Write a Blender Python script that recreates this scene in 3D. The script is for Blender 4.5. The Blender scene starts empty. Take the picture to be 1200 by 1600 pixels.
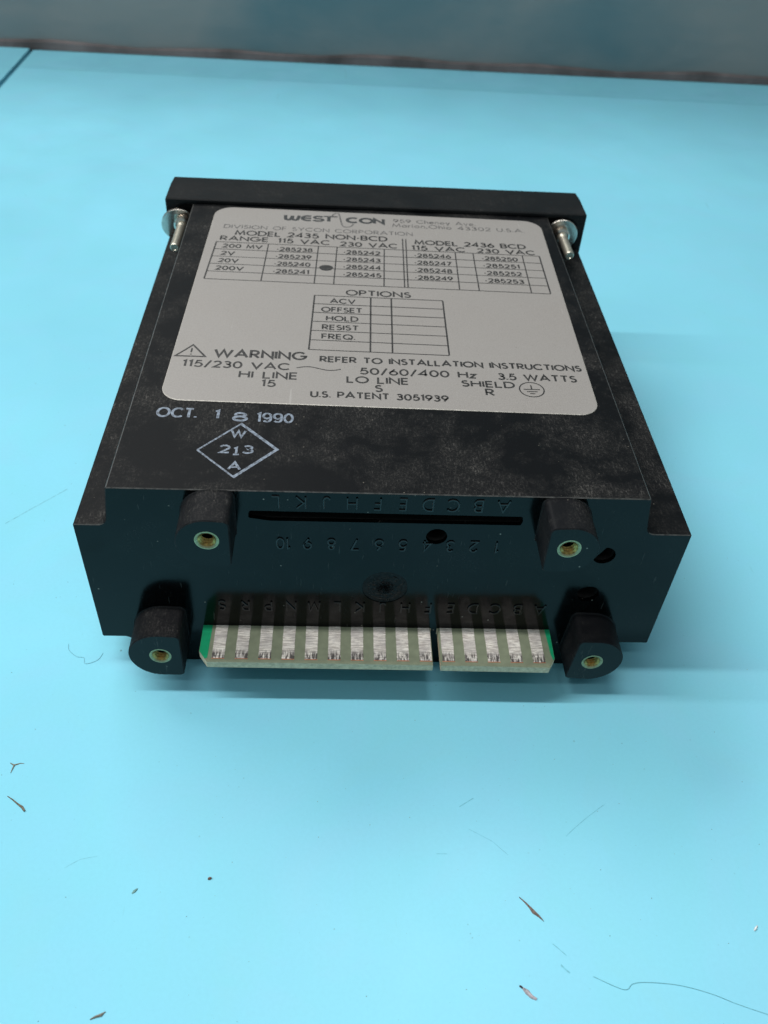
import bpy, math, random
from mathutils import Vector, geometry
S = bpy.context.scene
COL = S.collection
MM = 0.001
rnd = random.Random(7)
PI = math.pi

# ------------------------------------------------------------------ camera
cam = bpy.data.cameras.new('camera')
co = bpy.data.objects.new('camera', cam); COL.objects.link(co)
co.location = (-8.093*MM, -96.733*MM, 128.345*MM)
co.rotation_mode = 'XYZ'
co.rotation_euler = (math.radians(46.7797), math.radians(-3.00064), math.radians(-1.46755))
cam.sensor_fit = 'VERTICAL'; cam.sensor_height = 36.0; cam.sensor_width = 27.0
cam.lens = 1361.9/1600*36.0
cam.clip_start = 0.002; cam.clip_end = 20
cam.dof.use_dof = True; cam.dof.focus_distance = 0.138; cam.dof.aperture_fstop = 42
S.camera = co

# ------------------------------------------------------------------ light (two ceiling tubes and an added rear fill)
S.view_settings.view_transform = 'Standard'; S.view_settings.look = 'None'
S.view_settings.exposure = 0.06; S.view_settings.gamma = 1.0
w = bpy.data.worlds.new('World'); S.world = w; w.use_nodes = True
w.node_tree.nodes['Background'].inputs[0].default_value = (0.72, 0.95, 1.0, 1)
w.node_tree.nodes['Background'].inputs[1].default_value = 0.26
def area_light(name, loc, target, sx, sy, power, color):
    l = bpy.data.lights.new(name, 'AREA'); l.shape = 'RECTANGLE'; l.size = sx; l.size_y = sy
    l.energy = power; l.color = color
    o = bpy.data.objects.new(name, l); COL.objects.link(o); o.location = loc
    d = Vector(target) - Vector(loc); o.rotation_euler = d.to_track_quat('-Z', 'Y').to_euler(); return o
area_light('tube_and_fill_light', (-0.50, 0.020, 0.75), (-0.50, 0.020, 0), 1.1, 0.024, 6.5, (1.0, 0.985, 0.96))
area_light('tube_and_fill_light', (-0.15, -0.36, 0.80), (-0.15, -0.2, 0), 1.2, 0.03, 1.35, (1.0, 0.985, 0.96))
area_light('tube_and_fill_light', (-0.75, 1.0, 1.35), (0, 0.1, 0), 1.2, 0.45, 12.5, (1.0, 0.985, 0.96))  # added wide fill from behind the panel, brightens the far mat

# ------------------------------------------------------------------ material helpers
def new_mat(name):
    m = bpy.data.materials.new(name); m.use_nodes = True
    nt = m.node_tree; return m, nt, nt.nodes['Principled BSDF']
def N(nt, t, **kw):
    n = nt.nodes.new(t)
    for k, v in kw.items(): setattr(n, k, v)
    return n
def coords(nt, scale=(1, 1, 1), rot=(0, 0, 0)):           # object coordinates in millimetres
    tc = N(nt, 'ShaderNodeTexCoord'); mp = N(nt, 'ShaderNodeMapping')
    mp.inputs['Scale'].default_value = [1000*s for s in scale]; mp.inputs['Rotation'].default_value = rot
    nt.links.new(tc.outputs['Object'], mp.inputs['Vector']); return mp.outputs[0]
def noise(nt, vec, scale, detail=3, rough=.55, dist=0):
    n = N(nt, 'ShaderNodeTexNoise'); n.inputs['Scale'].default_value = scale
    n.inputs['Detail'].default_value = detail; n.inputs['Roughness'].default_value = rough
    n.inputs['Distortion'].default_value = dist
    nt.links.new(vec, n.inputs['Vector']); return n.outputs['Fac']
def ramp(nt, fac, a, b, lo=0., hi=1.):
    r = N(nt, 'ShaderNodeMapRange'); r.inputs['From Min'].default_value = a; r.inputs['From Max'].default_value = b
    r.inputs['To Min'].default_value = lo; r.inputs['To Max'].default_value = hi
    nt.links.new(fac, r.inputs['Value']); return r.outputs[0]
def mul(nt, a, b, op='MULTIPLY'):
    m = N(nt, 'ShaderNodeMath', operation=op)
    for i, x in enumerate((a, b)):
        if isinstance(x, (int, float)): m.inputs[i].default_value = x
        else: nt.links.new(x, m.inputs[i])
    m.use_clamp = op != 'SUBTRACT'
    return m.outputs[0]
def mix(nt, fac, a, b):
    m = N(nt, 'ShaderNodeMix', data_type='RGBA')
    if isinstance(fac, (int, float)): m.inputs[0].default_value = fac
    else: nt.links.new(fac, m.inputs[0])
    for i, x in ((6, a), (7, b)):
        if isinstance(x, tuple): m.inputs[i].default_value = (*x, 1)
        else: nt.links.new(x, m.inputs[i])
    return m.outputs[2]
def bump(nt, b, h, strength, dist):
    n = N(nt, 'ShaderNodeBump'); n.inputs['Strength'].default_value = strength; n.inputs['Distance'].default_value = dist*MM
    nt.links.new(h, n.inputs['Height']); nt.links.new(n.outputs[0], b.inputs['Normal'])
def plain(name, col, rough=.5, metal=0., var=.15, vs=2., bs=0.0):
    m, nt, b = new_mat(name); v = coords(nt)
    f = ramp(nt, noise(nt, v, vs, 4), .3, .7)
    nt.links.new(mix(nt, f, tuple(c*(1-var) for c in col), tuple(min(1, c*(1+var)) for c in col)), b.inputs['Base Color'])
    b.inputs['Roughness'].default_value = rough; b.inputs['Metallic'].default_value = metal
    if bs: bump(nt, b, noise(nt, v, vs*3, 3), .5, bs)
    return m

# black moulded plastic, dusty and scuffed (outside faces)
def dusty_black(name, amount=1.0, base=(.005, .0055, .0065)):
    m, nt, b = new_mat(name); v = coords(nt)
    patch = ramp(nt, noise(nt, v, .07, 6, .7, .25), .44, .66)
    fine = ramp(nt, noise(nt, v, 3.0, 6, .8), .50, .70)
    vs = coords(nt, (1.0, .25, 1.0), (0, 0, .5)); st = ramp(nt, noise(nt, vs, 3.2, 4, .6), .56, .72)
    vo = N(nt, 'ShaderNodeTexVoronoi'); vo.inputs['Scale'].default_value = .9; nt.links.new(v, vo.inputs['Vector'])
    sp = ramp(nt, vo.outputs['Distance'], .12, .05)
    sel = ramp(nt, noise(nt, v, .9, 2), .60, .64)
    vo2 = N(nt, 'ShaderNodeTexVoronoi'); vo2.inputs['Scale'].default_value = 2.2; nt.links.new(v, vo2.inputs['Vector'])
    sp2 = mul(nt, ramp(nt, vo2.outputs['Distance'], .2, .08), ramp(nt, noise(nt, v, 1.7, 2), .5, .6))
    c = mix(nt, mul(nt, patch, .10*amount), base, (.10, .095, .09)); c = mix(nt, mul(nt, mul(nt, patch, .7*amount), fine), c, (.13, .122, .112))
    c = mix(nt, mul(nt, mul(nt, st, patch), .55*amount), c, (.17, .16, .15))
    c = mix(nt, mul(nt, mul(nt, sp2, ramp(nt, patch, 0, 1, .04, .5)), amount), c, (.19, .18, .165))
    c = mix(nt, mul(nt, mul(nt, sp, sel), .45*amount), c, (.36, .33, .27))
    nt.links.new(c, b.inputs['Base Color'])
    nt.links.new(ramp(nt, patch, 0, 1, .46, .62), b.inputs['Roughness'])
    b.inputs['Specular IOR Level'].default_value = .08
    bump(nt, b, noise(nt, v, 4.5, 4, .7), .35, .05)
    return m
M_dust = dusty_black('dusty_black_plastic', .85)
M_side = dusty_black('satin_black_plastic', .6, (.007, .0075, .009))
M_bezel = dusty_black('grainy_black_plastic', .3, (.009, .010, .011))
M_edgeglint = plain('highlit_plastic_edge', (.045, .044, .042), .45, 0, .8, 1.2)  # paler colour paints the bevel highlight on the housing edges

def glossy_black():
    m, nt, b = new_mat('glossy_black_plastic'); v = coords(nt)
    vo = N(nt, 'ShaderNodeTexVoronoi'); vo.inputs['Scale'].default_value = .5; nt.links.new(v, vo.inputs['Vector'])
    sp = mul(nt, ramp(nt, vo.outputs['Distance'], .09, .03), ramp(nt, noise(nt, v, .31, 2), .50, .56))
    vl = coords(nt, (1, 1, .12), (0, .6, 0)); sc = mul(nt, ramp(nt, noise(nt, vl, 2.0, 3), .66, .72), .25)
    du = mul(nt, ramp(nt, noise(nt, v, .10, 4, .6, .5), .48, .7), ramp(nt, noise(nt, v, 3.5, 4, .7), .5, .72)); sc = mul(nt, sc, mul(nt, du, .22), 'ADD')
    c = mix(nt, sp, (.0008, .0012, .0014), (.28, .26, .22)); c = mix(nt, sc, c, (.12, .12, .11))
    nt.links.new(c, b.inputs['Base Color'])
    nt.links.new(ramp(nt, noise(nt, v, .12, 4), .3, .7, .11, .18), b.inputs['Roughness'])
    b.inputs['IOR'].default_value = 1.31
    bump(nt, b, noise(nt, v, 1.3, 4, .6), .12, .02)
    return m
M_gloss = glossy_black()
M_void = plain('unlit_cavity_plastic', (.003, .003, .003), .8)

def label_mat():
    m, nt, b = new_mat('warm_grey_label'); v = coords(nt)
    f = ramp(nt, noise(nt, v, 5., 5, .8), .35, .65); g = ramp(nt, noise(nt, v, .06, 4), .3, .7)
    c = mix(nt, f, (.24, .219, .206), (.32, .297, .281)); c = mix(nt, mul(nt, g, .35), c, (.30, .285, .275))
    sp = ramp(nt, noise(nt, v, 2.3, 2), .72, .76)
    vs_ = coords(nt, (1, .06, 1), (0, 0, .8)); sl = ramp(nt, noise(nt, vs_, 1.1, 3), .70, .74); c = mix(nt, mul(nt, sl, .35), c, (.44, .42, .40))
    c = mix(nt, mul(nt, sp, .6), c, (.12, .10, .09))
    nt.links.new(c, b.inputs['Base Color']); b.inputs['Roughness'].default_value = .45; b.inputs['Metallic'].default_value = .05; b.inputs['Specular IOR Level'].default_value = .3
    bump(nt, b, noise(nt, v, 4., 4, .7), .25, .02); return m
M_label = label_mat()
M_labeledge = plain('bare_label_edge', (.40, .375, .34), .5, .2, .4, 3)
def ink(name, col, worn=.5, to=(.3, .28, .27), lo=.45, hi=.6, sc=2.5):
    m, nt, b = new_mat(name); v = coords(nt)
    f = mul(nt, ramp(nt, noise(nt, v, sc, 5, .75), lo, hi), worn)
    nt.links.new(mix(nt, f, col, to), b.inputs['Base Color']); b.inputs['Roughness'].default_value = .5; return m
M_ink = ink('black_print', (.010, .009, .009), .10)
M_inklogo = ink('bold_black_print', (.016, .018, .02), .12)
M_inkthin = ink('faded_grey_print', (.055, .052, .052), .45)
M_stamp = ink('pale_blue_stamp_ink', (.22, .265, .335), .85, (.035, .042, .055), .42, .6, 1.6)

def mat_blue(name, col, dark=1.0):
    m, nt, b = new_mat(name); v = coords(nt)
    g = ramp(nt, noise(nt, v, .014, 4, .5, .4), .3, .7)
    a = tuple(c*.93*dark for c in col); d = tuple(c*1.04*dark for c in col)
    c = mix(nt, g, a, d)
    g2 = ramp(nt, noise(nt, v, .055, 5, .62, .8), .38, .66); c = mix(nt, mul(nt, g2, .30), c, (col[0]*.92, col[1]*1.0, col[2]*.90))
    g3 = ramp(nt, noise(nt, v, .030, 4, .6, 1.5), .46, .70); c = mix(nt, mul(nt, g3, .35), c, (col[0]*1.12, col[1]*.93, col[2]*.97))
    vo3 = N(nt, 'ShaderNodeTexVoronoi'); vo3.inputs['Scale'].default_value = .42; nt.links.new(v, vo3.inputs['Vector'])
    c = mix(nt, mul(nt, mul(nt, ramp(nt, vo3.outputs['Distance'], .07, .02), ramp(nt, noise(nt, v, .11, 2), .5, .6)), .45), c, (.10, .26, .30))
    vo = N(nt, 'ShaderNodeTexVoronoi'); vo.inputs['Scale'].default_value = .13; nt.links.new(v, vo.inputs['Vector'])
    sp = mul(nt, ramp(nt, vo.outputs['Distance'], .034, .012), ramp(nt, noise(nt, v, .05, 2), .46, .56))
    c = mix(nt, mul(nt, sp, .75), c, (.10, .17, .17))
    vl = coords(nt, (1, .08, 1), (0, 0, .95)); sc = ramp(nt, noise(nt, vl, .35, 3, .5, .2), .735, .76)
    c = mix(nt, mul(nt, sc, .22), c, (.12, .30, .34))
    mo = ramp(nt, noise(nt, v, 1.6, 4, .7), .35, .65); c = mix(nt, mul(nt, mo, .10), c, tuple(x*.72 for x in col))
    sm = ramp(nt, noise(nt, v, .045, 5, .6, 1.2), .55, .78)
    c = mix(nt, mul(nt, sm, .22), c, (.24, .56, .62))
    nt.links.new(c, b.inputs['Base Color'])
    nt.links.new(ramp(nt, noise(nt, v, .05, 4), .3, .7, .36, .46), b.inputs['Roughness'])
    b.inputs['Specular IOR Level'].default_value = .22
    bump(nt, b, noise(nt, v, .03, 2, .5), .12, 1.2); return m
MATCOL = (.225, .600, .755)
M_mat = mat_blue('turquoise_mat', MATCOL)
M_table = mat_blue('turquoise_table', MATCOL, .84)
M_matedge = plain('turquoise_mat_edge', (.06, .20, .24), .6, 0, .1)
M_scratch = plain('scuffed_turquoise', (.165, .49, .60), .6, 0, .2, 1.5)

def backdrop_mat():
    m, nt, b = new_mat('dull_steel_sheet'); v = coords(nt, (1, 1, 1.8))
    f = ramp(nt, noise(nt, v, .008, 3, .5, .6), .38, .62)
    g = ramp(nt, noise(nt, v, .03, 4, .6, .3), .45, .7)
    c = mix(nt, f, (.12, .185, .205), (.25, .245, .24)); c = mix(nt, mul(nt, g, .3), c, (.27, .26, .25))
    nt.links.new(c, b.inputs['Base Color']); b.inputs['Roughness'].default_value = .42; b.inputs['Metallic'].default_value = .35
    bump(nt, b, noise(nt, v, .02, 3), .35, 4); return m
M_wall = backdrop_mat()
M_skirt = plain('rusty_dark_strip', (.10, .088, .09), .7, .1, .5, .05)

def pad_mat():
    m, nt, b = new_mat('scraped_tin_contact'); v = coords(nt)
    vh = coords(nt, (.35, 3.2, 1)); h = ramp(nt, noise(nt, vh, 1.6, 5, .7), .38, .60)
    vp = coords(nt, (2.6, .5, 1)); p = ramp(nt, noise(nt, vp, 1.3, 4, .6), .44, .55)
    tc = N(nt, 'ShaderNodeTexCoord'); sx = N(nt, 'ShaderNodeSeparateXYZ'); nt.links.new(tc.outputs['Object'], sx.inputs[0])
    near = ramp(nt, sx.outputs['Y'], -4.9*MM, -6.0*MM)
    big = ramp(nt, noise(nt, v, .33, 4, .6), .42, .62)
    c = mix(nt, h, (.42, .37, .33), (1.0, .95, .88)); c = mix(nt, mul(nt, big, .45), c, (.33, .30, .31))
    c = mix(nt, mul(nt, mul(nt, near, p), .9), c, (.035, .03, .03))
    nt.links.new(c, b.inputs['Base Color'])
    b.inputs['Metallic'].default_value = .12; nt.links.new(ramp(nt, h, 0, 1, .5, .3), b.inputs['Roughness'])
    bump(nt, b, noise(nt, vh, 2.2, 4, .7), .5, .04); return m
M_pad = pad_mat()
M_fr4 = plain('pale_green_fibreglass', (.20, .225, .155), .42, 0, .12, .7)
M_fr4edge = plain('cut_fibreglass_edge', (.60, .48, .33), .7, 0, .22, 1.6, .03)
M_mask = plain('green_solder_mask', (.008, .30, .135), .3, 0, .1)
M_copper = plain('exposed_copper', (.72, .33, .20), .4, .7, .2)
M_brass = plain('brass_insert', (.42, .27, .09), .28, 1., .5, 2.5, .05)
M_brassrim = plain('pale_brass_rim', (.36, .34, .20), .38, .75, .25, 2.5, .02)
M_steel = plain('dull_zinc_stud', (.60, .56, .47), .38, .85, .15, 1.5, .02)
M_nickel = plain('bright_nickel', (.72, .66, .60), .22, 1., .12, 1.2, .02)

# ------------------------------------------------------------------ mesh helpers (all coordinates in millimetres)
class MB:
    def __init__(s): s.v = []; s.f = []; s.m = []; s.mi = 0
    def add(s, vs, fs, mi=None):
        o = len(s.v); s.v += [tuple(map(float, p)) for p in vs]
        for f in fs: s.f.append(tuple(i+o for i in f)); s.m.append(s.mi if mi is None else mi)
    def box(s, x0, x1, y0, y1, z0, z1, mi=None):
        s.add([(x0, y0, z0), (x1, y0, z0), (x1, y1, z0), (x0, y1, z0), (x0, y0, z1), (x1, y0, z1), (x1, y1, z1), (x0, y1, z1)],
              [(0, 3, 2, 1), (4, 5, 6, 7), (0, 1, 5, 4), (1, 2, 6, 5), (2, 3, 7, 6), (3, 0, 4, 7)], mi)
    def loops(s, loops, closed=True, mi=None):            # skin a list of equal-length closed loops
        n = len(loops[0]); vs = [p for l in loops for p in l]; fs = []
        for k in range(len(loops)-1):
            for i in range(n if closed else n-1):
                j = (i+1) % n; fs.append((k*n+i, k*n+j, (k+1)*n+j, (k+1)*n+i))
        s.add(vs, fs, mi)
    def build(s, name, mats, parent=None, smooth=35, loc=None, rot=None):
        me = bpy.data.meshes.new(name); me.from_pydata([(x*MM, y*MM, z*MM) for x, y, z in s.v], [], s.f)
        for m in (mats if isinstance(mats, (list, tuple)) else [mats]): me.materials.append(m)
        me.polygons.foreach_set('material_index', s.m); me.update()
        import bmesh
        b = bmesh.new(); b.from_mesh(me); bmesh.ops.remove_doubles(b, verts=b.verts, dist=1e-7)
        if s.fixn: bmesh.ops.recalc_face_normals(b, faces=b.faces)
        b.to_mesh(me); b.free()
        if smooth: me.shade_smooth(); me.set_sharp_from_angle(angle=math.radians(smooth))
        o = bpy.data.objects.new(name, me); COL.objects.link(o)
        if parent: o.parent = parent
        if loc: o.location = [c*MM for c in loc]
        if rot: o.rotation_euler = rot
        return o
    fixn = True
def pip(p, poly):
    x, y = p; c = False; n = len(poly)
    for i in range(n):
        x1, y1 = poly[i]; x2, y2 = poly[i-1]
        if (y1 > y) != (y2 > y) and x < (x2-x1)*(y-y1)/(y2-y1)+x1: c = not c
    return c
def fill(outer, holes=()):
    vs = []; es = []
    for l in [outer]+list(holes):
        o = len(vs); vs += [Vector(p) for p in l]; es += [(o+i, o+(i+1) % len(l)) for i in range(len(l))]
    ov, oe, of, *_ = geometry.delaunay_2d_cdt(vs, es, [], 0, 1e-6)
    out = []
    for f in of:
        c = sum((ov[i] for i in f), Vector((0, 0)))/len(f)
        if pip(c, outer) and not any(pip(c, h) for h in holes): out.append(tuple(f))
    return [tuple(v) for v in ov], out
def circle(cx, cy, r, n=32, ry=None): return [(cx+r*math.cos(2*PI*i/n), cy+(ry or r)*math.sin(2*PI*i/n)) for i in range(n)]
def offset(poly, d):                                       # inward offset of a counter-clockwise polygon
    out = []; n = len(poly)
    for i in range(n):
        a, b, c = Vector(poly[i-1]), Vector(poly[i]), Vector(poly[(i+1) % n])
        u = (b-a).normalized(); v = (c-b).normalized(); n1 = Vector((-u.y, u.x)); n2 = Vector((-v.y, v.x))
        m = n1+n2; m = m.normalized() if m.length > 1e-6 else n1; k = d/max(.4, m.dot(n1)); out.append(tuple(b+m*k))
    return out
def fillet(pts):                                           # pts: (x, y, r)
    out = []; n = len(pts)
    for i in range(n):
        a, b, c = Vector(pts[i-1][:2]), Vector(pts[i][:2]), Vector(pts[(i+1) % n][:2]); r = pts[i][2]
        if r <= 0: out.append(tuple(b)); continue
        u = (a-b).normalized(); v = (c-b).normalized(); ang = u.angle(v); t = r/math.tan(ang/2)
        t = min(t, (a-b).length*.49, (c-b).length*.49); r = t*math.tan(ang/2)
        p = b+u*t; q = b+v*t; cen = b+(u+v).normalized()*(r/math.sin(ang/2))
        a0 = math.atan2(*(p-cen).yx); a1 = math.atan2(*(q-cen).yx); da = (a1-a0+PI) % (2*PI)-PI
        k = max(2, int(abs(da)/.22))
        out += [(cen.x+r*math.cos(a0+da*j/k), cen.y+r*math.sin(a0+da*j/k)) for j in range(k+1)]
    return out
def xz(loop, y): return [(p[0], y, p[1]) for p in loop]
def thing(name, label, cat, loc=(0, 0, 0)):
    o = bpy.data.objects.new(name, None); COL.objects.link(o); o.location = [c*MM for c in loc]; o.empty_display_size = .01
    o['label'] = label; o['category'] = cat; return o
def tag(o, label, cat, group=None):
    o['label'] = label; o['category'] = cat
    if group: o['group'] = group
    return o
def struct(o): o['kind'] = 'structure'; return o
def tube(m, pts, rad, n=8, mi=None):
    P = [Vector(p) for p in pts]; L = []
    for i, p in enumerate(P):
        t = (P[min(i+1, len(P)-1)]-P[max(i-1, 0)]).normalized(); u = t.cross(Vector((.13, .21, .97))).normalized(); v = t.cross(u)
        r = rad[i] if isinstance(rad, (list, tuple)) else rad
        L.append([tuple(p+(u*math.cos(2*PI*k/n)+v*math.sin(2*PI*k/n))*r) for k in range(n)])
    m.loops(L, mi=mi); m.add(L[0], [tuple(range(n))], mi); m.add(L[-1], [tuple(range(n))], mi)
def lathe_y(m, prof, cx, cz, n=32, mi=None):               # prof: (radius, y) about an axis along y
    m.loops([[(cx+r*math.cos(2*PI*k/n), y, cz+r*math.sin(2*PI*k/n)) for k in range(n)] for r, y in prof], mi=mi)

# ------------------------------------------------------------------ stroke lettering
def arc(cx, cy, rx, ry, a0, a1, n=None):
    n = n or max(4, int(abs(a1-a0)/15))
    return [(cx+rx*math.cos(math.radians(a0+(a1-a0)*i/n)), cy+ry*math.sin(math.radians(a0+(a1-a0)*i/n))) for i in range(n+1)]
G = {
 'A': (.92, [[(0, 0), (.46, 1), (.92, 0)], [(.17, .32), (.75, .32)]]),
 'B': (.60, [[(.0, .52), (.30, .52)]+arc(.32, .76, .24, .24, -90, 90)[1:]+[(0, 1), (0, 0), (.32, 0)]+arc(.33, .26, .27, .26, -90, 90)[1:]]),
 'C': (.86, [arc(.5, .5, .5, .5, 44, 316)]),
 'D': (.78, [[(0, 0), (0, 1), (.28, 1)]+arc(.28, .5, .5, .5, 90, -90)[1:]+[(0, 0)]]),
 'E': (.52, [[(.52, 1), (0, 1), (0, 0), (.52, 0)], [(0, .51), (.48, .51)]]),
 'F': (.50, [[(.50, 1), (0, 1), (0, 0)], [(0, .5), (.46, .5)]]),
 'G': (1.0, [arc(.5, .5, .5, .5, 44, 352)+[(.995, .46), (.56, .46)]]),
 'H': (.72, [[(0, 0), (0, 1)], [(.72, 0), (.72, 1)], [(0, .53), (.72, .53)]]),
 'I': (.0, [[(0, 0), (0, 1)]]),
 'J': (.42, [[(.42, 1), (.42, .24)]+arc(.2, .24, .22, .24, 0, -170)[1:]]),
 'K': (.70, [[(0, 0), (0, 1)], [(.66, 1), (.05, .47)], [(.14, .54), (.70, 0)]]),
 'L': (.50, [[(0, 1), (0, 0), (.5, 0)]]),
 'M': (.96, [[(0, 0), (.13, 1), (.48, .12), (.83, 1), (.96, 0)]]),
 'N': (.78, [[(0, 0), (0, 1), (.78, 0), (.78, 1)]]),
 'O': (1.0, [arc(.5, .5, .5, .5, 90, 450, 28)]),
 'P': (.56, [[(0, 0), (0, 1), (.28, 1)]+arc(.28, .73, .28, .27, 90, -90)[1:]+[(0, .46)]]),
 'Q': (1.0, [arc(.5, .5, .5, .5, 90, 450, 28), [(.56, .34), (.96, -.06)]]),
 'R': (.62, [[(0, 0), (0, 1), (.28, 1)]+arc(.28, .73, .28, .27, 90, -90)[1:]+[(0, .46)], [(.22, .46), (.62, 0)]]),
 'S': (.54, [arc(.27, .755, .225, .225, 35, 270)+arc(.27, .265, .265, .265, 88, -150)[1:]]),
 'T': (.66, [[(0, 1), (.66, 1)], [(.33, 1), (.33, 0)]]),
 'U': (.66, [[(0, 1), (0, .33)]+arc(.33, .33, .33, .33, 180, 360)[1:]+[(.66, 1)]]),
 'V': (.86, [[(0, 1), (.43, 0), (.86, 1)]]),
 'W': (1.3, [[(0, 1), (.33, 0), (.65, .95), (.97, 0), (1.3, 1)]]),
 'Y': (.76, [[(0, 1), (.38, .46), (.76, 1)], [(.38, .46), (.38, 0)]]),
 'Z': (.68, [[(0, 1), (.66, 1), (0, 0), (.68, 0)]]),
 '0': (.64, [arc(.32, .5, .32, .5, 90, 450, 24)]),
 '1': (.24, [[(0, .86), (.20, 1), (.20, 0)]]),
 '2': (.60, [arc(.30, .71, .28, .29, 165, -30)+[(.03, 0), (.60, 0)]]),
 '3': (.58, [arc(.28, .755, .235, .235, 150, -82)+arc(.27, .265, .29, .265, 82, -155)]),
 '4': (.68, [[(.52, 0), (.52, 1), (0, .27), (.68, .27)]]),
 '5': (.60, [[(.54, 1), (.16, 1), (.08, .55)]+arc(.28, .32, .31, .32, 118, -150)]),
 '6': (.62, [[(.42, 1), (.06, .45)]+arc(.31, .31, .31, .31, 155, 515, 24)[1:]]),
 '7': (.58, [[(0, 1), (.58, 1), (.16, 0)]]),
 '8': (.58, [arc(.29, .76, .22, .225, -90, 270, 20), arc(.29, .27, .29, .265, 90, 450, 22)]),
 '9': (.62, [[(.20, 0), (.56, .55)]+arc(.31, .69, .31, .31, -25, 335, 24)[1:]]),
 '.': (.0, [[(0, -.01), (0, .13)]]), ',': (.06, [[(.05, .12), (-.03, -.16)]]), '/': (.46, [[(0, -.12), (.46, 1.1)]]),
 '-': (.22, [[(0, .38), (.22, .38)]]), '!': (.0, [[(0, .32), (0, 1)], [(0, 0), (0, .13)]]), ' ': (.36, []),
 'q': (.62, [arc(.31, .69, .31, .31, 0, 360, 24), [(.62, .69), (.62, .32)]+arc(.31, .32, .31, .32, 0, -140)[1:]]),
 'a': (.52, [arc(.26, .31, .26, .31, 90, 450, 18), [(.52, 0), (.52, .64)]]),
 'e': (.54, [[(.02, .33), (.53, .33)]+arc(.27, .31, .27, .31, 8, 310)[1:]]),
 'h': (.42, [[(0, 0), (0, 1.03)], [(0, .38)]+arc(.21, .42, .21, .22, 170, 0)+[(.42, 0)]]),
 'i': (.0, [[(0, 0), (0, .62)], [(0, .84), (0, .96)]]),
 'n': (.42, [[(0, 0), (0, .64)], [(0, .38)]+arc(.21, .42, .21, .22, 170, 0)+[(.42, 0)]]),
 'o': (.60, [arc(.30, .31, .30, .31, 90, 450, 18)]),
 'r': (.24, [[(0, 0), (0, .64)], [(0, .4)]+arc(.2, .38, .2, .24, 170, 70)]),
 'v': (.48, [[(0, .64), (.24, 0), (.48, .64)]]),
 'y': (.50, [[(0, .64), (.26, .04)], [(.50, .64), (.14, -.3)]]),
 'z': (.46, [[(0, .62), (.45, .62), (0, .0), (.46, .0)]]),
}
def ribbon(pts, w):                                        # mitred band of width w round a polyline
    P = [Vector(p) for p in pts]; closed = (P[0]-P[-1]).length < 1e-5; n = len(P); A = []; B = []
    for i in range(n):
        if closed: a, c = P[(i-1) % (n-1)], P[(i+1) % (n-1)]
        else: a, c = P[max(i-1, 0)], P[min(i+1, n-1)]
        u = (P[i]-a); v = (c-P[i])
        if u.length < 1e-9: u = v
        if v.length < 1e-9: v = u
        u.normalize(); v.normalize(); n1 = Vector((-u.y, u.x)); n2 = Vector((-v.y, v.x)); m = n1+n2
        m = m.normalized() if m.length > .2 else n1
        k = w/2/max(.42, m.dot(n1)); A.append(P[i]+m*k); B.append(P[i]-m*k)
    return A, B
lift = [0]
def strokes(m, polys, w, fn, thick=0, mi=None):            # fn maps (u, v, height) to a point; each stroke sits a hair above the last
    for pts in polys:
        A, B = ribbon(pts, w); lift[0] = (lift[0]+1) % 6; h = lift[0]*.0025; n = len(A)
        if thick == 0:
            m.loops([[fn(p.x, p.y, h) for p in A], [fn(p.x, p.y, h) for p in B]], closed=False, mi=mi)
        else:
            t = thick+h; b = min(.05, w*.2)
            A2, B2 = ribbon(pts, w-2*b)
            m.loops([[fn(p.x, p.y, 0) for p in A], [fn(p.x, p.y, t-b) for p in A], [fn(p.x, p.y, t) for p in A2],
                     [fn(p.x, p.y, t) for p in B2], [fn(p.x, p.y, t-b) for p in B], [fn(p.x, p.y, 0) for p in B]], closed=False, mi=mi)
def layout(text, h, width=None, track=.26):
    x = 0; runs = []
    for i, ch in enumerate(text):
        gw, ps = G[ch]; runs.append((x, ps)); x += gw+track
    nat = x-track; sx = (width/nat) if (width and nat > .05) else h
    return [[(x0*sx+px*sx, py*h) for px, py in p] for x0, ps in runs for p in ps], nat*sx

# ------------------------------------------------------------------ the setting
TD = [(-600, 352), (-600, -420), (600, -420), (600, 352)]
mb = MB(); mb.box(-153.4, 620, -420, 351, -22, -1.2); struct(mb.build('table_top', M_table, smooth=0))
mb = MB(); mb.box(-620, -154.9, -420, 351, -22, -.55); struct(mb.build('table_side_panel', M_table, smooth=0))
mb = MB(); out = fillet([(-152.1, -400, 3), (560, -400, 3), (560, 312.5, 3), (-151.5, 321.5, 2.2)])
top = offset(out, .35)
vs, fs = fill(top); mb.add([(x, y, 0) for x, y in vs], fs, 0)
mb.loops([[(x, y, 0) for x, y in top], [(x, y, -.35) for x, y in out], [(x, y, -1.15) for x, y in out]], mi=1)
mat = struct(mb.build('work_mat', [M_mat, M_mat], smooth=50))
mb = MB(); mb.box(-620, 620, 352.5, 362, -20, 125); struct(mb.build('back_panel', M_wall, smooth=0))
mb = MB(); L = []
for i in range(61):
    x = -620+i*1240/60; k = 1+.35*math.sin(i*1.7)+.2*math.sin(i*.63+1); L.append([(x, 352.4, 2.3*k), (x, 350.6, 1.7*k), (x, 350.2, -1), (x, 352.4, -1)])
mb.loops(L); struct(mb.build('panel_foot_strip', M_skirt))

# ------------------------------------------------------------------ the panel meter
H = 41.19; LEDGE = 33.52; D = 97.55
meter = thing('panel_meter', 'black plastic panel meter lying face away on the turquoise mat, grey printed label on top', 'panel meter')
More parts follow.
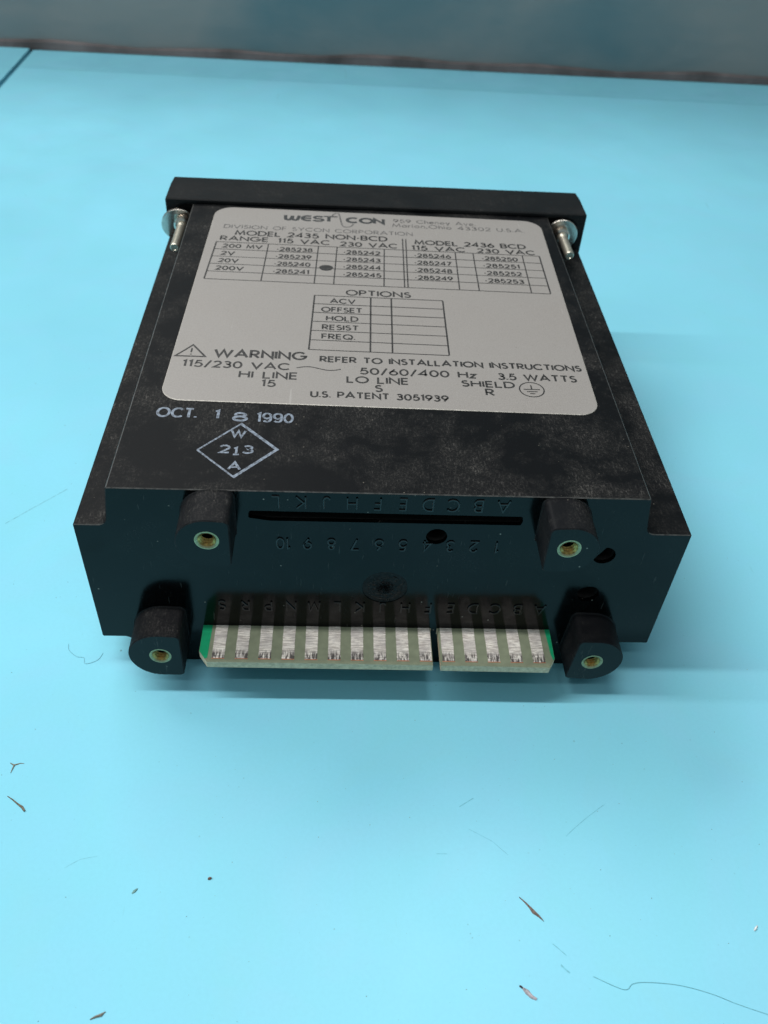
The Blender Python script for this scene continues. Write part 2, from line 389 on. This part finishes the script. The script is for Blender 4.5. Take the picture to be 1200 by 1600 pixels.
# housing: a prism along y with side grooves above and below, holes in its rear face
prof = fillet([(-42.4, 0, .25), (40.0, 0, .25), (40.9, 6.4, 1.3), (48.2, 6.4, .3), (48.3, LEDGE+.2, .25), (41.0, LEDGE+.2, 1.5), (39.75, H, .22),
               (-42.2, H, .22), (-43.3, LEDGE, 1.5), (-48.3, LEDGE, .25), (-48.2, 6.4, .3), (-43.3, 6.4, 1.3)])
slot = fillet([(-21.5, 35.65, .3), (-18.2, 35.1, 1), (20.6, 35.15, .3), (20.8, 36.1, .4), (20.6, 37.0, .3), (-21.2, 37.15, .3), (-21.45, 36.6, .2)])
h1 = circle(7.7, 32.35, 1.68, 28)
h2 = [p for p in circle(35.25, 28.75, 1.85, 36) if (p[0]-35.25)*-.55+(p[1]-28.75)*.35 < 1.03*.66+.02]
h2 = h2 if len(h2) > 8 else circle(35.25, 28.75, 1.85)
h3 = circle(34.6, 19.4, 1.85, 28); gate = circle(.2, 20.2, 3.8, 40)
holes = [(slot, 6), (h1, 6), (h2, 7), (h3, 7), (gate, .12)]
mb = MB(); fr = offset(prof, .14)
vs, fs = fill(fr, [h for h, _ in holes]); mb.add([(x, 0, z) for x, z in vs], fs, 1)
mb.loops([xz(fr, 0), xz(prof, .14), xz(prof, 30), xz(prof, 60), xz(prof, D)], mi=0)
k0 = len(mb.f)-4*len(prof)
for i in range(len(prof)):  # strips that take the painted edge highlight
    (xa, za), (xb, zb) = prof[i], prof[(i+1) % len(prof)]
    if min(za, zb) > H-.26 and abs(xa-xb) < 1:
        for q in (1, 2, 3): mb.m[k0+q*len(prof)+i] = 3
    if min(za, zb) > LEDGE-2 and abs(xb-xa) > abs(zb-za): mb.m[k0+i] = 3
vs, fs = fill(prof); mb.add([(x, D, z) for x, z in vs], fs, 0)
for hl, dep in holes:
    mi = 1 if dep < 1 else 2
    mb.loops([xz(hl, 0), xz(hl, min(dep, .8))], mi=1)
    if dep > 1: mb.loops([xz(hl, .8), xz(hl, dep)], mi=2)
    vs, fs = fill(hl); mb.add([(x, dep, z) for x, z in vs], fs, mi)
housing = mb.build('housing', [M_dust, M_gloss, M_void, M_edgeglint], meter, 32)
# torn round gate mark in the recess
mb = MB(); L = []
for j in range(23):
    r = 3.72*(1-j/22); row = []
    for k in range(56):
        a = 2*PI*k/56; rr = r*(1+.05*rnd.uniform(-1, 1)*(j > 0)); amp = .015 if r > 2.9 else (.34 if r < 1.4 else .13)
        row.append((.2+rr*math.cos(a), .11-.01-rnd.uniform(0, 1)*amp+(.28 if r < 1. else 0)*rnd.random(), 20.2+rr*math.sin(a)))
    L.append(row)
mb.loops(L)
M_torn = plain('torn_black_plastic', (.010, .010, .0105), .3, 0, .8, 2.2, .05)
M_torn.node_tree.nodes['Principled BSDF'].inputs['Specular IOR Level'].default_value = .12
mb.build('gate_mark', M_torn, housing, 20)

# raised moulded letters and figures, upside down on the rear face
M_mould = plain('glossy_moulded_figure', (.004, .005, .006), .24, 0, .3)
def moulded(ch, xc, zc, h, sx=.86, w=.29):
    ps, wd = layout(ch, h, None); ps = [[(u*sx, v) for u, v in p] for p in ps]; wd *= sx
    m = MB(); strokes(m, ps, w, lambda u, v, t: (xc-(u-wd/2), -t-.002, zc-(v-h/2)), .2)
    return m
for seq, x0, x1, zc, h in (('ABCDEFHJKL', 17.35, -17.3, 39.1, 2.3), ('123456789', 17.6, -12.55, 30.3, 2.25),
                           ('ABCDEFHJKLMNPRS', 27.1, -26.95, 15.2, 2.25)):
    for i, ch in enumerate(seq):
        x = x0+(x1-x0)*i/(len(seq)-1)
        moulded(ch, x, zc, h).build('moulded_letter' if ch.isalpha() else 'moulded_figure', M_mould, housing, 30)
moulded('10', -16.35, 30.3, 2.25, .8).build('moulded_figure', M_mould, housing, 30)

# four D-shaped mounting bosses with brass inserts
def boss(cx, cz, R, flat, side, L, iz, tilt=0):            # side: +1 flat towards +x
    pts = arc(0, 0, R, R, 90, 270, 22)
    sq = fillet([(-.01, -R, 0), (flat, -R, .8), (flat+.1, R*.96, 1.0), (0, R, 0)])
    poly = pts+sq[1:-1]
    if side < 0: poly = [(-x, z) for x, z in poly][::-1]
    c, s = math.cos(tilt), math.sin(tilt)
    poly = [(cx+x*c-z*s, cz+x*s+z*c) for x, z in poly]
    if sum((poly[i-1][0]*p[1]-p[0]*poly[i-1][1]) for i, p in enumerate(poly)) < 0: poly = poly[::-1]
    hole = circle(cx, iz, 1.84, 32); f = offset(poly, .16); root = offset(poly, -.22); m = MB()
    vs, fs = fill(f, [hole]); m.add([(x, -L, z) for x, z in vs], fs, 1)
    m.loops([xz(f, -L), xz(poly, -L+.16), xz(poly, -.25), xz(root, .02)], mi=0)
    m.loops([xz(hole, -L), xz(hole, -L+.6)], mi=1)
    o = m.build('mounting_boss', [M_side, M_gloss], meter, 34)
    m = MB(); pr = [(1.80, -L+.3), (1.82, -L-.02), (1.62, -L-.05), (1.38, -L+.12)]
    m.loops([[(cx+r*math.cos(2*PI*k/32), y, iz+r*math.sin(2*PI*k/32)) for k in range(32)] for r, y in pr], mi=1)
    n = 32; turns = 3; rows = []
    for j in range(turns*4+1):                             # threaded bore
        rows.append([(cx+r*math.cos(2*PI*k/n), -L+.12+(j+k/n*4*0)*.13+0, iz+r*math.sin(2*PI*k/n)) for k in range(n) for r in ((1.36, 1.22, 1.02, 1.22)[(j) % 4],)])
    m.loops(rows, mi=0); e = rows[-1]; e2 = [(x, y+3.6, z) for x, y, z in e]; m.loops([e, e2], mi=2); m.add(e2, [tuple(range(n))], 2)
    m.fixn = False
    m.build('threaded_insert', [M_brass, M_brassrim, M_void], o, 40)
boss(-26.9, 36.35, 4.72, 3.3, 1, 6.5, 37.1)
boss(26.75, 36.3, 4.65, 3.3, -1, 6.5, 36.75, 0)
boss(-36.95, 9.25, 5.28, 3.5, 1, 6.3, 9.3)
boss(36.35, 9.15, 5.2, 3.5, -1, 6.3, 8.95, math.radians(-5))

# circuit board edge with fifteen contacts and a key slot
PZ = 9.77; board = bpy.data.objects.new('circuit_board', None); 
mb = MB(); T = 1.45
poly = [(-30.55, .6), (-30.6, -5.6), (-29.1, -7.75), (8.66, -7.95), (8.66, -.15), (8.95, .12), (9.72, .12), (10.0, -.15), (10.0, -8.0), (28.5, -8.2), (29.65, -6.3), (29.75, .6)]
n = len(poly); vs, fs = fill(poly[::-1] if False else poly)
up = offset(poly, .0)
mb.add([(x, y, PZ) for x, y in vs], fs, 0); mb.add([(x, y, PZ-T) for x, y in vs], fs, 0)
mb.loops([[(x, y, PZ) for x, y in poly], [(x, y, PZ-T/2) for x, y in poly], [(x, y, PZ-T) for x, y in poly]], mi=1)
board = mb.build('circuit_board', [M_fr4, M_fr4edge], meter, 0)
mb = MB(); e = .035
q = [(-30.56, .0), (-30.56, -5.6), (-29.5, -7.1), (-29.1, -6.9), (-28.95, 0)]
mb.add([(x, y, PZ+e) for x, y in q]+[(x, y, PZ) for x, y in q], [(0, 1, 2, 3, 4)]+[(i, (i+1) % 5, 5+(i+1) % 5, 5+i) for i in range(5)])
mb.build('solder_mask', M_mask, board, 0); mb = MB()
q = [(29.72, .0), (29.62, -6.3), (29.35, -6.7), (29.1, -5.5), (28.85, 0)]
mb.add([(x, y, PZ+e) for x, y in q]+[(x, y, PZ) for x, y in q], [(0, 1, 2, 3, 4)]+[(i, (i+1) % 5, 5+(i+1) % 5, 5+i) for i in range(5)])
mb.build('solder_mask', M_mask, board, 0)
for i in range(15):
    x = -27.35+i*(54.25/14); m = MB(); wd = 1.05; yf = -6.98-.012*i; r = random.Random(i)
    ys = [.3]+[-.2-k*(abs(yf)-.5)/14 for k in range(14)]+[yf]
    Lp = [(x-wd+r.uniform(-.03, .03), y) for y in ys]; Rp = [(x+wd+r.uniform(-.03, .03), y) for y in ys]
    m.loops([[(a, b, PZ) for a, b in Lp], [(a+.04, b, PZ+.06) for a, b in Lp], [(a-.04, b, PZ+.06) for a, b in Rp], [(a, b, PZ) for a, b in Rp]], closed=False, mi=0)
    m.add([(x-wd, yf, PZ), (x+wd, yf, PZ), (x+wd, yf, PZ+.06), (x-wd, yf, PZ+.06)], [(0, 1, 2, 3)], 1)
    m.box(x-wd-.02, x+wd+.02, yf-.13, yf-.001, PZ-.02, PZ+.03, 1)
    m.build('contact_pad', [M_pad, M_copper], board, 0)

# bezel
mb = MB(); bx0, bx1, bz0, bz1 = -48.45, 48.85, -.05, 42.35; B1 = D+13.3
def rim(d): return fillet([(bx0+d, bz0+d, .45), (bx1-d, bz0+d, .45), (bx1-d, bz1-d, .45), (bx0+d, bz1-d, .45)])
def squash(l, d): return [(x, z-d if z > 20 else z+d) for x, z in l]
outer = rim(0); o2 = rim(.22)
inner = fillet([(bx0+1.7, bz0+.9, 3.2), (bx1-1.7, bz0+.9, 3.2), (bx1-1.7, bz1-.75, 3.2), (bx0+1.7, bz1-.75, 3.2)])
vs, fs = fill(o2, [inner]); mb.add([(x, D-.3, z) for x, z in vs], fs, 0)
mb.loops([xz(inner, D-.3), xz(inner, D+1.2)], mi=0)
vs, fs = fill(inner); mb.add([(x, D+1.2, z) for x, z in vs], fs, 0)
fr2 = squash(rim(.2), .7)
mb.loops([xz(o2, D-.3), xz(outer, D-.05), xz(outer, B1-5.0), xz(squash(rim(0), .55), B1-.3), xz(fr2, B1)], mi=0)
vs, fs = fill(fr2); mb.add([(x, B1, z) for x, z in vs], fs, 0)
bez = mb.build('bezel', M_bezel, meter, 30)
mb = MB()                                                   # thin raised bead just inside the bezel rim
i1 = offset(inner, .45)
mb.loops([xz(inner, D+.1), xz(offset(inner, .12), D-.12), xz(offset(inner, .38), D-.12), xz(i1, D+.3), xz(i1, D+1.0)])
mb.build('rim_bead', M_side, bez, 40)

# fixing studs with washer and nut, screwed into the back of the bezel
def stud(cx, cz, tip, nut, wc, wr, wt, wn):
    m = MB(); rows = [(0, tip+.12), (.55, tip+.12), (.62, tip), (.86, tip), (1.02, tip+.22)]
    y = tip+.3
    while y < nut-1.2: rows += [(1.03, y), (.965, y+.16)]; y += .32
    rows += [(1.03, nut-1.1), (1.03, D+1.5)]
    lathe_y(m, rows[1:], cx, cz, 28); lathe_y(m, [(.001, tip+.12), (.55, tip+.12)], cx, cz, 28)
    s = m.build('fixing_stud', M_steel, meter, 50)
    m = MB(); lathe_y(m, [(1.02, nut-.1), (1.35, nut-.12), (1.75, nut+.1), (1.8, nut+.85), (1.4, nut+1.05), (1.4, nut+1.9), (1.0, nut+1.9)], cx, cz, 30)
    m.build('collar_nut', M_nickel, s, 30)
    m = MB(); a = Vector(wn).normalized(); u = a.cross(Vector((0, 0, 1))).normalized(); v = a.cross(u); c = Vector((wc[0], wt, wc[1]))
    L = []
    for r, t in ((1.3, 0), (wr-.12, 0), (wr, .12), (wr, .5), (wr-.1, .6), (1.3, .6), (1.3, 0)):
        L.append([tuple(c+a*t+(u*math.cos(2*PI*k/40)+v*math.sin(2*PI*k/40))*r) for k in range(40)])
    m.loops(L); m.build('washer', M_nickel, s, 30)
stud(-44.75, 37.35, 83.3, 94.0, (-45.6, 36.6), 4.0, 95.9, (-.10, 1, .10))
stud(43.35, 37.9, 85.3, 94.6, (43.4, 37.6), 3.75, 96.2, (.03, 1, .02))

# ------------------------------------------------------------------ label with its print
corners = [(-37.85, 21.95, 3.6), (36.25, 20.75, 3.6), (37.35, 94.85, 4.2), (-36.7, 96.25, 4.2)]
lp = fillet([(a, b, r) for a, b, r in corners]); LT = .17
mb = MB(); tp = offset(lp, .13)
vs, fs = fill(tp); mb.add([(x, y, H+LT) for x, y in vs], fs, 0)
mb.loops([[(x, y, H+LT) for x, y in tp], [(x, y, H+LT-.07) for x, y in lp], [(x, y, H) for x, y in lp]], mi=1)
label = mb.build('printed_label', [M_label, M_labeledge], meter, 25)
ZL = H+LT+.008; SL = -.0135
def top(z): return lambda u, v, h: (u, v, z+h)
def y_far(y): return y > 60
def text(m, s, x0, x1, ymid, h, w, slope=SL, z=ZL, track=.26):
    ps, _ = layout(s, h, x1-x0-w, track); xm = (x0+x1)/2
    ps = [[(x0+w/2+u, ymid+w/2+v*(1-w/h)+slope*(x0+w/2+u-xm)) for u, v in p] for p in ps]
    strokes(m, ps, w*(1.45 if y_far(ymid) else 1.4 if ymid > 19 else 1.08), top(z))
LINES = [
 ('959 Cheney Ave.', 3.4, 22.1, 91.25, 1.75, .17, 1), ('Marion,Ohio 43302 U.S.A.', 3.1, 33.0, 88.9, 1.75, .17, 1),
 ('DIVISION OF SYCON CORPORATION', -34.0, 7.5, 85.25, 1.75, .17, 1),
 ('MODEL 2435 NON-BCD', -31.3, 1.8, 82.1, 2.25, .29, 0), ('RANGE', -34.2, -23.9, 79.6, 2.1, .27, 0),
 ('115 VAC', -21.9, -10.7, 79.3, 2.1, .27, 0), ('230 VAC', -8.5, 3.9, 78.85, 2.1, .27, 0),
 ('MODEL 2436 BCD', 7.7, 32.2, 80.85, 2.1, .29, 0), ('115 VAC', 6.9, 18.6, 78.3, 2.1, .27, 0), ('230 VAC', 21.2, 33.8, 78.15, 2.0, .27, 0),
 ('200 MV', -33.3, -24.9, 76.3, 1.7, .24, 0), ('2V', -33.3, -30.4, 73.05, 1.7, .24, 0), ('20V', -33.5, -29.3, 69.85, 1.7, .24, 0), ('200V', -33.7, -28.0, 66.6, 1.7, .24, 0),
 ('OPTIONS', -7.1, 5.8, 58.0, 2.15, .28, 0), ('ACV', -10.2, -5.2, 54.8, 1.8, .24, 0), ('OFFSET', -11.8, -3.9, 51.5, 1.8, .24, 0),
 ('HOLD', -10.8, -4.7, 48.3, 1.8, .24, 0), ('RESIST', -11.5, -4.6, 45.1, 1.8, .24, 0), ('FREQ.', -11.5, -5.3, 41.9, 1.8, .24, 0),
 ('WARNING', -30.4, -13.9, 34.85, 2.55, .36, 0), ('REFER TO INSTALLATION INSTRUCTIONS', -11.6, 35.5, 34.05, 1.85, .27, 0),
 ('115/230 VAC', -35.5, -16.8, 31.6, 2.1, .28, 0), ('50/60/400 Hz', -4.5, 16.1, 30.75, 2.0, .27, 0), ('3.5 WATTS', 19.9, 34.0, 30.35, 2.0, .27, 0),
 ('HI LINE', -25.4, -15.3, 28.75, 2.1, .27, 0), ('15', -21.4, -18.9, 26.35, 2.0, .27, 0), ('LO LINE', -6.8, 4.0, 28.15, 2.0, .27, 0),
 ('S', -1.95, -.6, 25.75, 2.0, .27, 0), ('SHIELD', 13.2, 22.6, 28.0, 1.9, .27, 0), ('R', 17.2, 18.75, 25.55, 2.0, .27, 0),
 ('U.S. PATENT 3051939', -12.9, 10.6, 23.55, 1.8, .26, 0)]
for k in range(4):
    y = 75.5-k*3.22; dx = -.12*k
    LINES += [('-2852%d' % (38+k), -21.9+dx*.6, -14.3+dx, y+.2, 1.7, .23, 0), ('-2852%d' % (42+k), -7.8, .1, y-.1, 1.7, .23, 0),
              ('-2852%d' % (46+k), 7.3+dx, 15.2+dx, y-.4, 1.7, .23, 0), ('-2852%d' % (50+k), 21.8+dx, 29.6, y-.62, 1.7, .23, 0)]
mk, mt = MB(), MB()
for s, x0, x1, y, h, wd, kind in LINES: text(mt if kind else mk, s, x0, x1, y, h, wd)
mk.build('lettering', M_ink, label, 0); mt.build('lettering', M_inkthin, label, 0)
# tables, triangle, tilde, ground symbol, dot
m = MB(); f = top(ZL)
def ln(p, q, wd=.17): strokes(m, [[p, q]], wd*1.3, f)
for k in range(6): ln((-34.85-.12*k, 78.9-3.22*k), (34.6-.04*k, 77.6-3.24*k), .17)
for a, b in ((-34.8, -35.45), (-23.75, -24.15), (-13.1, -13.5), (-9.1, -9.6), (1.0, .55), (16.3, 15.85), (20.15, 19.85), (30.85, 30.5), (34.6, 34.4)):
    yt = 78.9-(a+34.8)*.0187; ln((a, yt), (b, yt-16.12), .24 if a in (-34.8, 34.6) else .19)
ln((5.15, 83.4), (4.72, 62.05), .2); ln((5.85, 83.4), (5.4, 62.05), .2)
for k in range(7): ln((-13.25-.07*k, 57.7-3.24*k), (12.05-.04*k, 57.2-3.26*k), .18)
for a, b in ((-13.25, -13.68), (-2.2, -2.55), (1.85, 1.48), (12.05, 11.8)):
    yt = 57.7-(a+13.25)*.02; ln((a, yt), (b, yt-19.5), .24)
strokes(m, [[(-37.05, 34.95), (-34.35, 38.6), (-31.8, 34.95), (-37.05, 34.95)]], .36, f)
strokes(m, [[(-34.42, 37.5), (-34.42, 36.2)], [(-34.42, 35.75), (-34.42, 35.45)]], .3, f)
strokes(m, [[(-15.6+7.8*t/24, 32.25-.02*t/24+.52*math.sin((t/24)*2*PI)*(.9)) for t in range(25)]], .22, f)
gx, gy = 25.45, 27.7
strokes(m, [arc(gx, gy, 2.15, 2.15, 90, 450, 36), [(gx, gy+1.35), (gx, gy+.15)], [(gx-1.45, gy+.05), (gx+1.45, gy+.05)],
            [(gx-.95, gy-.6), (gx+.95, gy-.6)], [(gx-.45, gy-1.2), (gx+.45, gy-1.2)]], .24, f)
m.build('ruled_table', M_ink, label, 0)
m = MB(); c = [(-11.25+1.42*math.cos(a)*(1+.04*math.sin(3*a)), 69.0+1.2*math.sin(a)) for a in [2*PI*k/30 for k in range(30)]]
m.add([(x, y, ZL+.03) for x, y in c]+[(x, y, ZL-.005) for x, y in c], [tuple(range(30))]+[(i, (i+1) % 30, 30+(i+1) % 30, 30+i) for i in range(30)])
m.build('marker_dot', M_ink, label, 0)
# heavy logo lettering, E and W rounded, with a pulse line between the words
m = MB(); lh = 3.05
def lg(ps, x0, wd, y0, w=.76, hh=lh):
    strokes(m, [[(x0+u*wd, y0+w/2+v*(hh-w)) for u, v in p] for p in ps], w, f)
lg([[(0, 1), (.04, .32)]+arc(.23, .25, .19, .25, 190, 350, 8)+[(.5, .9)]], -20.95, 3.2, 90.35)
lg([[(.5, .9), (.52, .32)]+arc(.71, .25, .19, .25, 190, 350, 8)+[(.97, 1)]], -20.95, 3.2, 90.35)
lg([arc(.55, .5, .55, .5, 60, 300, 18), [(.05, .5), (.85, .5)]], -17.15, 2.4, 90.32, .7)
lg([arc(.48, .75, .42, .25, 20, 262, 14)+arc(.46, .25, .5, .25, 82, -160, 14)], -14.55, 2.2, 90.28, .68)
lg([[(.0, 1), (1.35, 1)]], -12.3, 2.3, 90.26, .52, lh+.05); lg([[(.5, 1), (.5, 0)]], -12.3, 2.3, 90.26, .76)
lg([arc(.52, .5, .52, .5, 50, 310, 18)], -7.0, 2.5, 90.2)
lg([arc(.5, .5, .5, .5, 90, 450, 26)], -4.05, 2.7, 90.15, .74)
lg([[(0, 0), (0, 1), (1, 0), (1, 1)]], -.85, 2.0, 90.1, .74)
m.build('logo_lettering', M_inklogo, label, 0)
m = MB(); pl = [(-10.6, 93.0), (-10.2, 94.2), (-9.6, 95.0), (-9.0, 94.9), (-8.75, 93.6), (-8.45, 91.2), (-8.2, 89.3), (-7.85, 88.3), (-7.1, 88.05), (-6.3, 88.4), (-5.8, 89.2), (-5.6, 89.9)]
strokes(m, [pl], .34, f); m.build('pulse_mark', M_inkthin, label, 0)

# ink stamps on the housing
m = MB(); z = H+.01
for s, x0, x1, y, h, wd in (('OCT.', -37.7, -31.1, 17.3, 2.7, .42), ('1', -28.3, -27.4, 17.2, 2.5, .42), ('8', -25.35, -22.8, 16.7, 2.5, .45), ('1qq0', -21.5, -15.4, 16.6, 2.6, .38)):
    text(m, s, x0, x1, y, h, wd, -.02, z)
m.build('date_stamp', M_stamp, housing, 0)
m = MB(); f2 = top(z)
strokes(m, [[(-29.9, 9.2), (-23.75, 16.1)], [(-29.9, 9.2), (-23.7, 3.0)]], .32, f2)
strokes(m, [[(-23.85, 16.2), (-17.6, 9.75), (-23.8, 2.9)]], .52, f2)
text(m, 'W', -25.2, -22.7, 12.5, 1.95, .36, -.02, z); text(m, '2', -26.6, -24.8, 8.55, 2.1, .36, 0, z); strokes(m, [[(-24.25, 9.75), (-23.85, 10.0), (-23.85, 8.35)], [(-24.3, 8.33), (-23.4, 8.33)]], .36, f2)
text(m, '3', -23.0, -21.15, 8.55, 2.1, .36, 0, z); text(m, 'A', -24.85, -22.75, 4.6, 2.0, .36, 0, z)
m.build('inspection_stamp', M_stamp, housing, 0)

# ------------------------------------------------------------------ crumbs, fibres and scuffs lying on the mat
def chip(name, label_, cat, pts, wds, col, hgt=.25, rough=.6, seed=1):
    r = random.Random(seed); m = MB(); L = []
    P = [Vector((*p, 0)) for p in pts]; n = len(P)
    for i, p in enumerate(P):
        t = (P[min(i+1, n-1)]-P[max(i-1, 0)]).normalized(); s = Vector((-t.y, t.x, 0)); wd = wds[i]
        a = wd*(1+r.uniform(-.25, .25)); b = wd*(1+r.uniform(-.25, .25)); h = hgt*min(1, wd/.2+.3)*(1+r.uniform(-.3, .3))
        L.append([tuple(p+s*a+Vector((0, 0, .01))), tuple(p+s*a*.6+Vector((0, 0, h*.8))), tuple(p-s*b*.2+Vector((0, 0, h))), tuple(p-s*b*.8+Vector((0, 0, h*.6))), tuple(p-s*b+Vector((0, 0, .01)))])
    m.loops(L); m.add(L[0], [(0, 1, 2, 3, 4)]); m.add(L[-1], [(0, 1, 2, 3, 4)])
    o = m.build(name, plain(name+'_material', col, rough, 0, .45, 3), None, 40); return tag(o, label_, cat)
chip('wood_splinter', 'dark brown splinter lying slantwise on the mat, widest in its middle', 'splinter', [(20.0, -42.6), (20.7, -43.3), (21.4, -44.1), (21.9, -44.75), (22.5, -45.4), (23.1, -46.1)], [.04, .10, .16, .30, .17, .03], (.19, .13, .11), .3, .5, 1)
chip('dry_twig', 'thin brown twig crumb with a dark end near the left edge of the mat', 'twig', [(-58.4, -26.7), (-57.4, -27.3), (-56.5, -28.0), (-55.7, -28.5), (-55.1, -29.2)], [.05, .1, .13, .2, .16], (.16, .13, .09), .25, .6, 2)
y0 = chip('forked_fibre', 'small forked brown fibre lying above the twig crumb', 'fibre', [(-59.6, -20.9), (-58.9, -21.3), (-58.0, -20.95), (-57.4, -21.0)], [.06, .16, .08, .04], (.18, .18, .14), .18, .6, 3)
m = MB(); tube(m, [(-58.85, -21.25, .08), (-58.95, -21.9, .08), (-59.05, -22.7, .06)], [.13, .09, .04], 6); m.build('prong', y0.data.materials[0], y0, 40)
chip('dirt_fleck', 'elongated brown dirt fleck at the bottom left of the mat', 'fleck', [(-38.9, -58.3), (-38.3, -58.0), (-37.6, -57.8), (-37.1, -57.4)], [.08, .2, .18, .05], (.20, .18, .15), .25, .7, 4)
chip('pale_flake', 'pinkish grey flake with dark tip at one end below the brown splinter', 'flake', [(18.8, -55.0), (19.3, -55.5), (19.9, -56.1), (20.5, -56.4)], [.14, .3, .3, .16], (.36, .33, .36), .2, .5, 5)
chip('dark_crumb', 'tiny dark crumb touching the upper end of the pinkish grey flake', 'crumb', [(18.35, -54.7), (18.6, -54.85), (18.8, -55.05)], [.12, .18, .1], (.05, .04, .05), .22, .6, 6)
chip('white_crumb', 'small bright white crumb near the right edge of the mat', 'crumb', [(53.85, -47.6), (54.2, -47.25), (54.55, -46.9)], [.12, .22, .12], (.85, .88, .88), .3, .5, 7)
chip('brown_crumb', 'small round brown crumb alone left of the middle of the mat', 'crumb', [(-25.85, -39.75), (-25.6, -39.75), (-25.35, -39.7)], [.16, .26, .15], (.14, .08, .06), .3, .6, 8)
chip('olive_crumb', 'faint olive crumb left of the small round brown crumb', 'crumb', [(-36.5, -41.9), (-36.15, -41.6), (-35.8, -41.2)], [.1, .24, .1], (.12, .26, .25), .15, .7, 9)
def wisp(pts, r, label_, col, nm='hair'):
    m = MB(); P = []
    for i in range(len(pts)-1):
        p0 = Vector(pts[max(i-1, 0)]); p1 = Vector(pts[i]); p2 = Vector(pts[i+1]); p3 = Vector(pts[min(i+2, len(pts)-1)])
        for t in [k/6 for k in range(6)]:
            q = .5*((2*p1)+(p2-p0)*t+(2*p0-5*p1+4*p2-p3)*t*t+(3*p1-p0-3*p2+p3)*t**3); P.append((q.x, q.y, .05))
    tube(m, P, r, 6); o = m.build(nm, plain(nm+'_strand', col, .5), None, 60); return tag(o, label_, nm)
wisp([(28.9, -53.6), (32.8, -55.3), (34.2, -54.6), (36.2, -54.4), (40.6, -54.8), (44.8, -55.9), (48, -57.2), (52, -58.6), (56, -60)], .045, 'long pale curved hair at the bottom right of the mat', (.18, .46, .52))
wisp([(-56, 3.2), (-55.6, 1.8), (-54.0, .4), (-52.6, .1), (-52.2, -1.1), (-51.2, -1.0), (-50.0, -.2), (-49.4, 1.4)], .035, 'fine curling hair beside the lower left corner of the meter', (.17, .42, .48))
def scuff(pts, wd):
    m = MB(); A, B = ribbon([(p[0], p[1]) for p in pts], wd)
    m.loops([[(p.x, p.y, .012) for p in A], [(p.x, p.y, .012) for p in B]], closed=False); m.build('scuff_line', M_scratch, mat, 0)
for pts, wd in (([(28.7, -33.2), (30.5, -31.7), (32.6, -30.1), (34.6, -28.7), (36.0, -27.8)], .10), ([(12.4, -28.3), (13.5, -27.6), (14.8, -26.8)], .13),
                ([(-76, 34), (-72, 38.5), (-66, 45)], .22), ([(23.9, -49.2), (24.8, -50.0), (25.6, -50.8)], .13), ([(24.6, -52.0), (25.2, -52.7), (25.7, -53.1)], .22),
                ([(8.2, -36.0), (9.8, -36.0)], .08), ([(-47, -38.1), (-45, -36.8), (-42.6, -36.3)], .08), ([(13.5, -32.0), (17, -34), (19.2, -36.2)], .06)):
    scuff(pts, wd)
r = random.Random(5); m = MB()
for k in range(800):                                       # loose dust specks
    x = r.uniform(-75, 75); y = r.uniform(-62, 130); s = r.choice([.03, .04, .04, .05, .06, .07, .11])
    if -50 < x < 50 and -9 < y < 112: continue
    a = r.uniform(0, PI); q = [(x+s*math.cos(a+t)*(1 if t % PI < 1 else .6), y+s*math.sin(a+t)*(1 if t % PI < 1 else .6)) for t in (0, PI/2, PI, 3*PI/2)]
    m.add([(*p, .004) for p in q]+[(x, y, s*.8)], [(0, 1, 4), (1, 2, 4), (2, 3, 4), (3, 0, 4)])
o = m.build('dust_specks', plain('dust_speck_material', (.16, .22, .21), .7, 0, .5, .3), None, 0); o['kind'] = 'stuff'; o['label'] = 'tiny dark dust specks scattered over the turquoise mat'
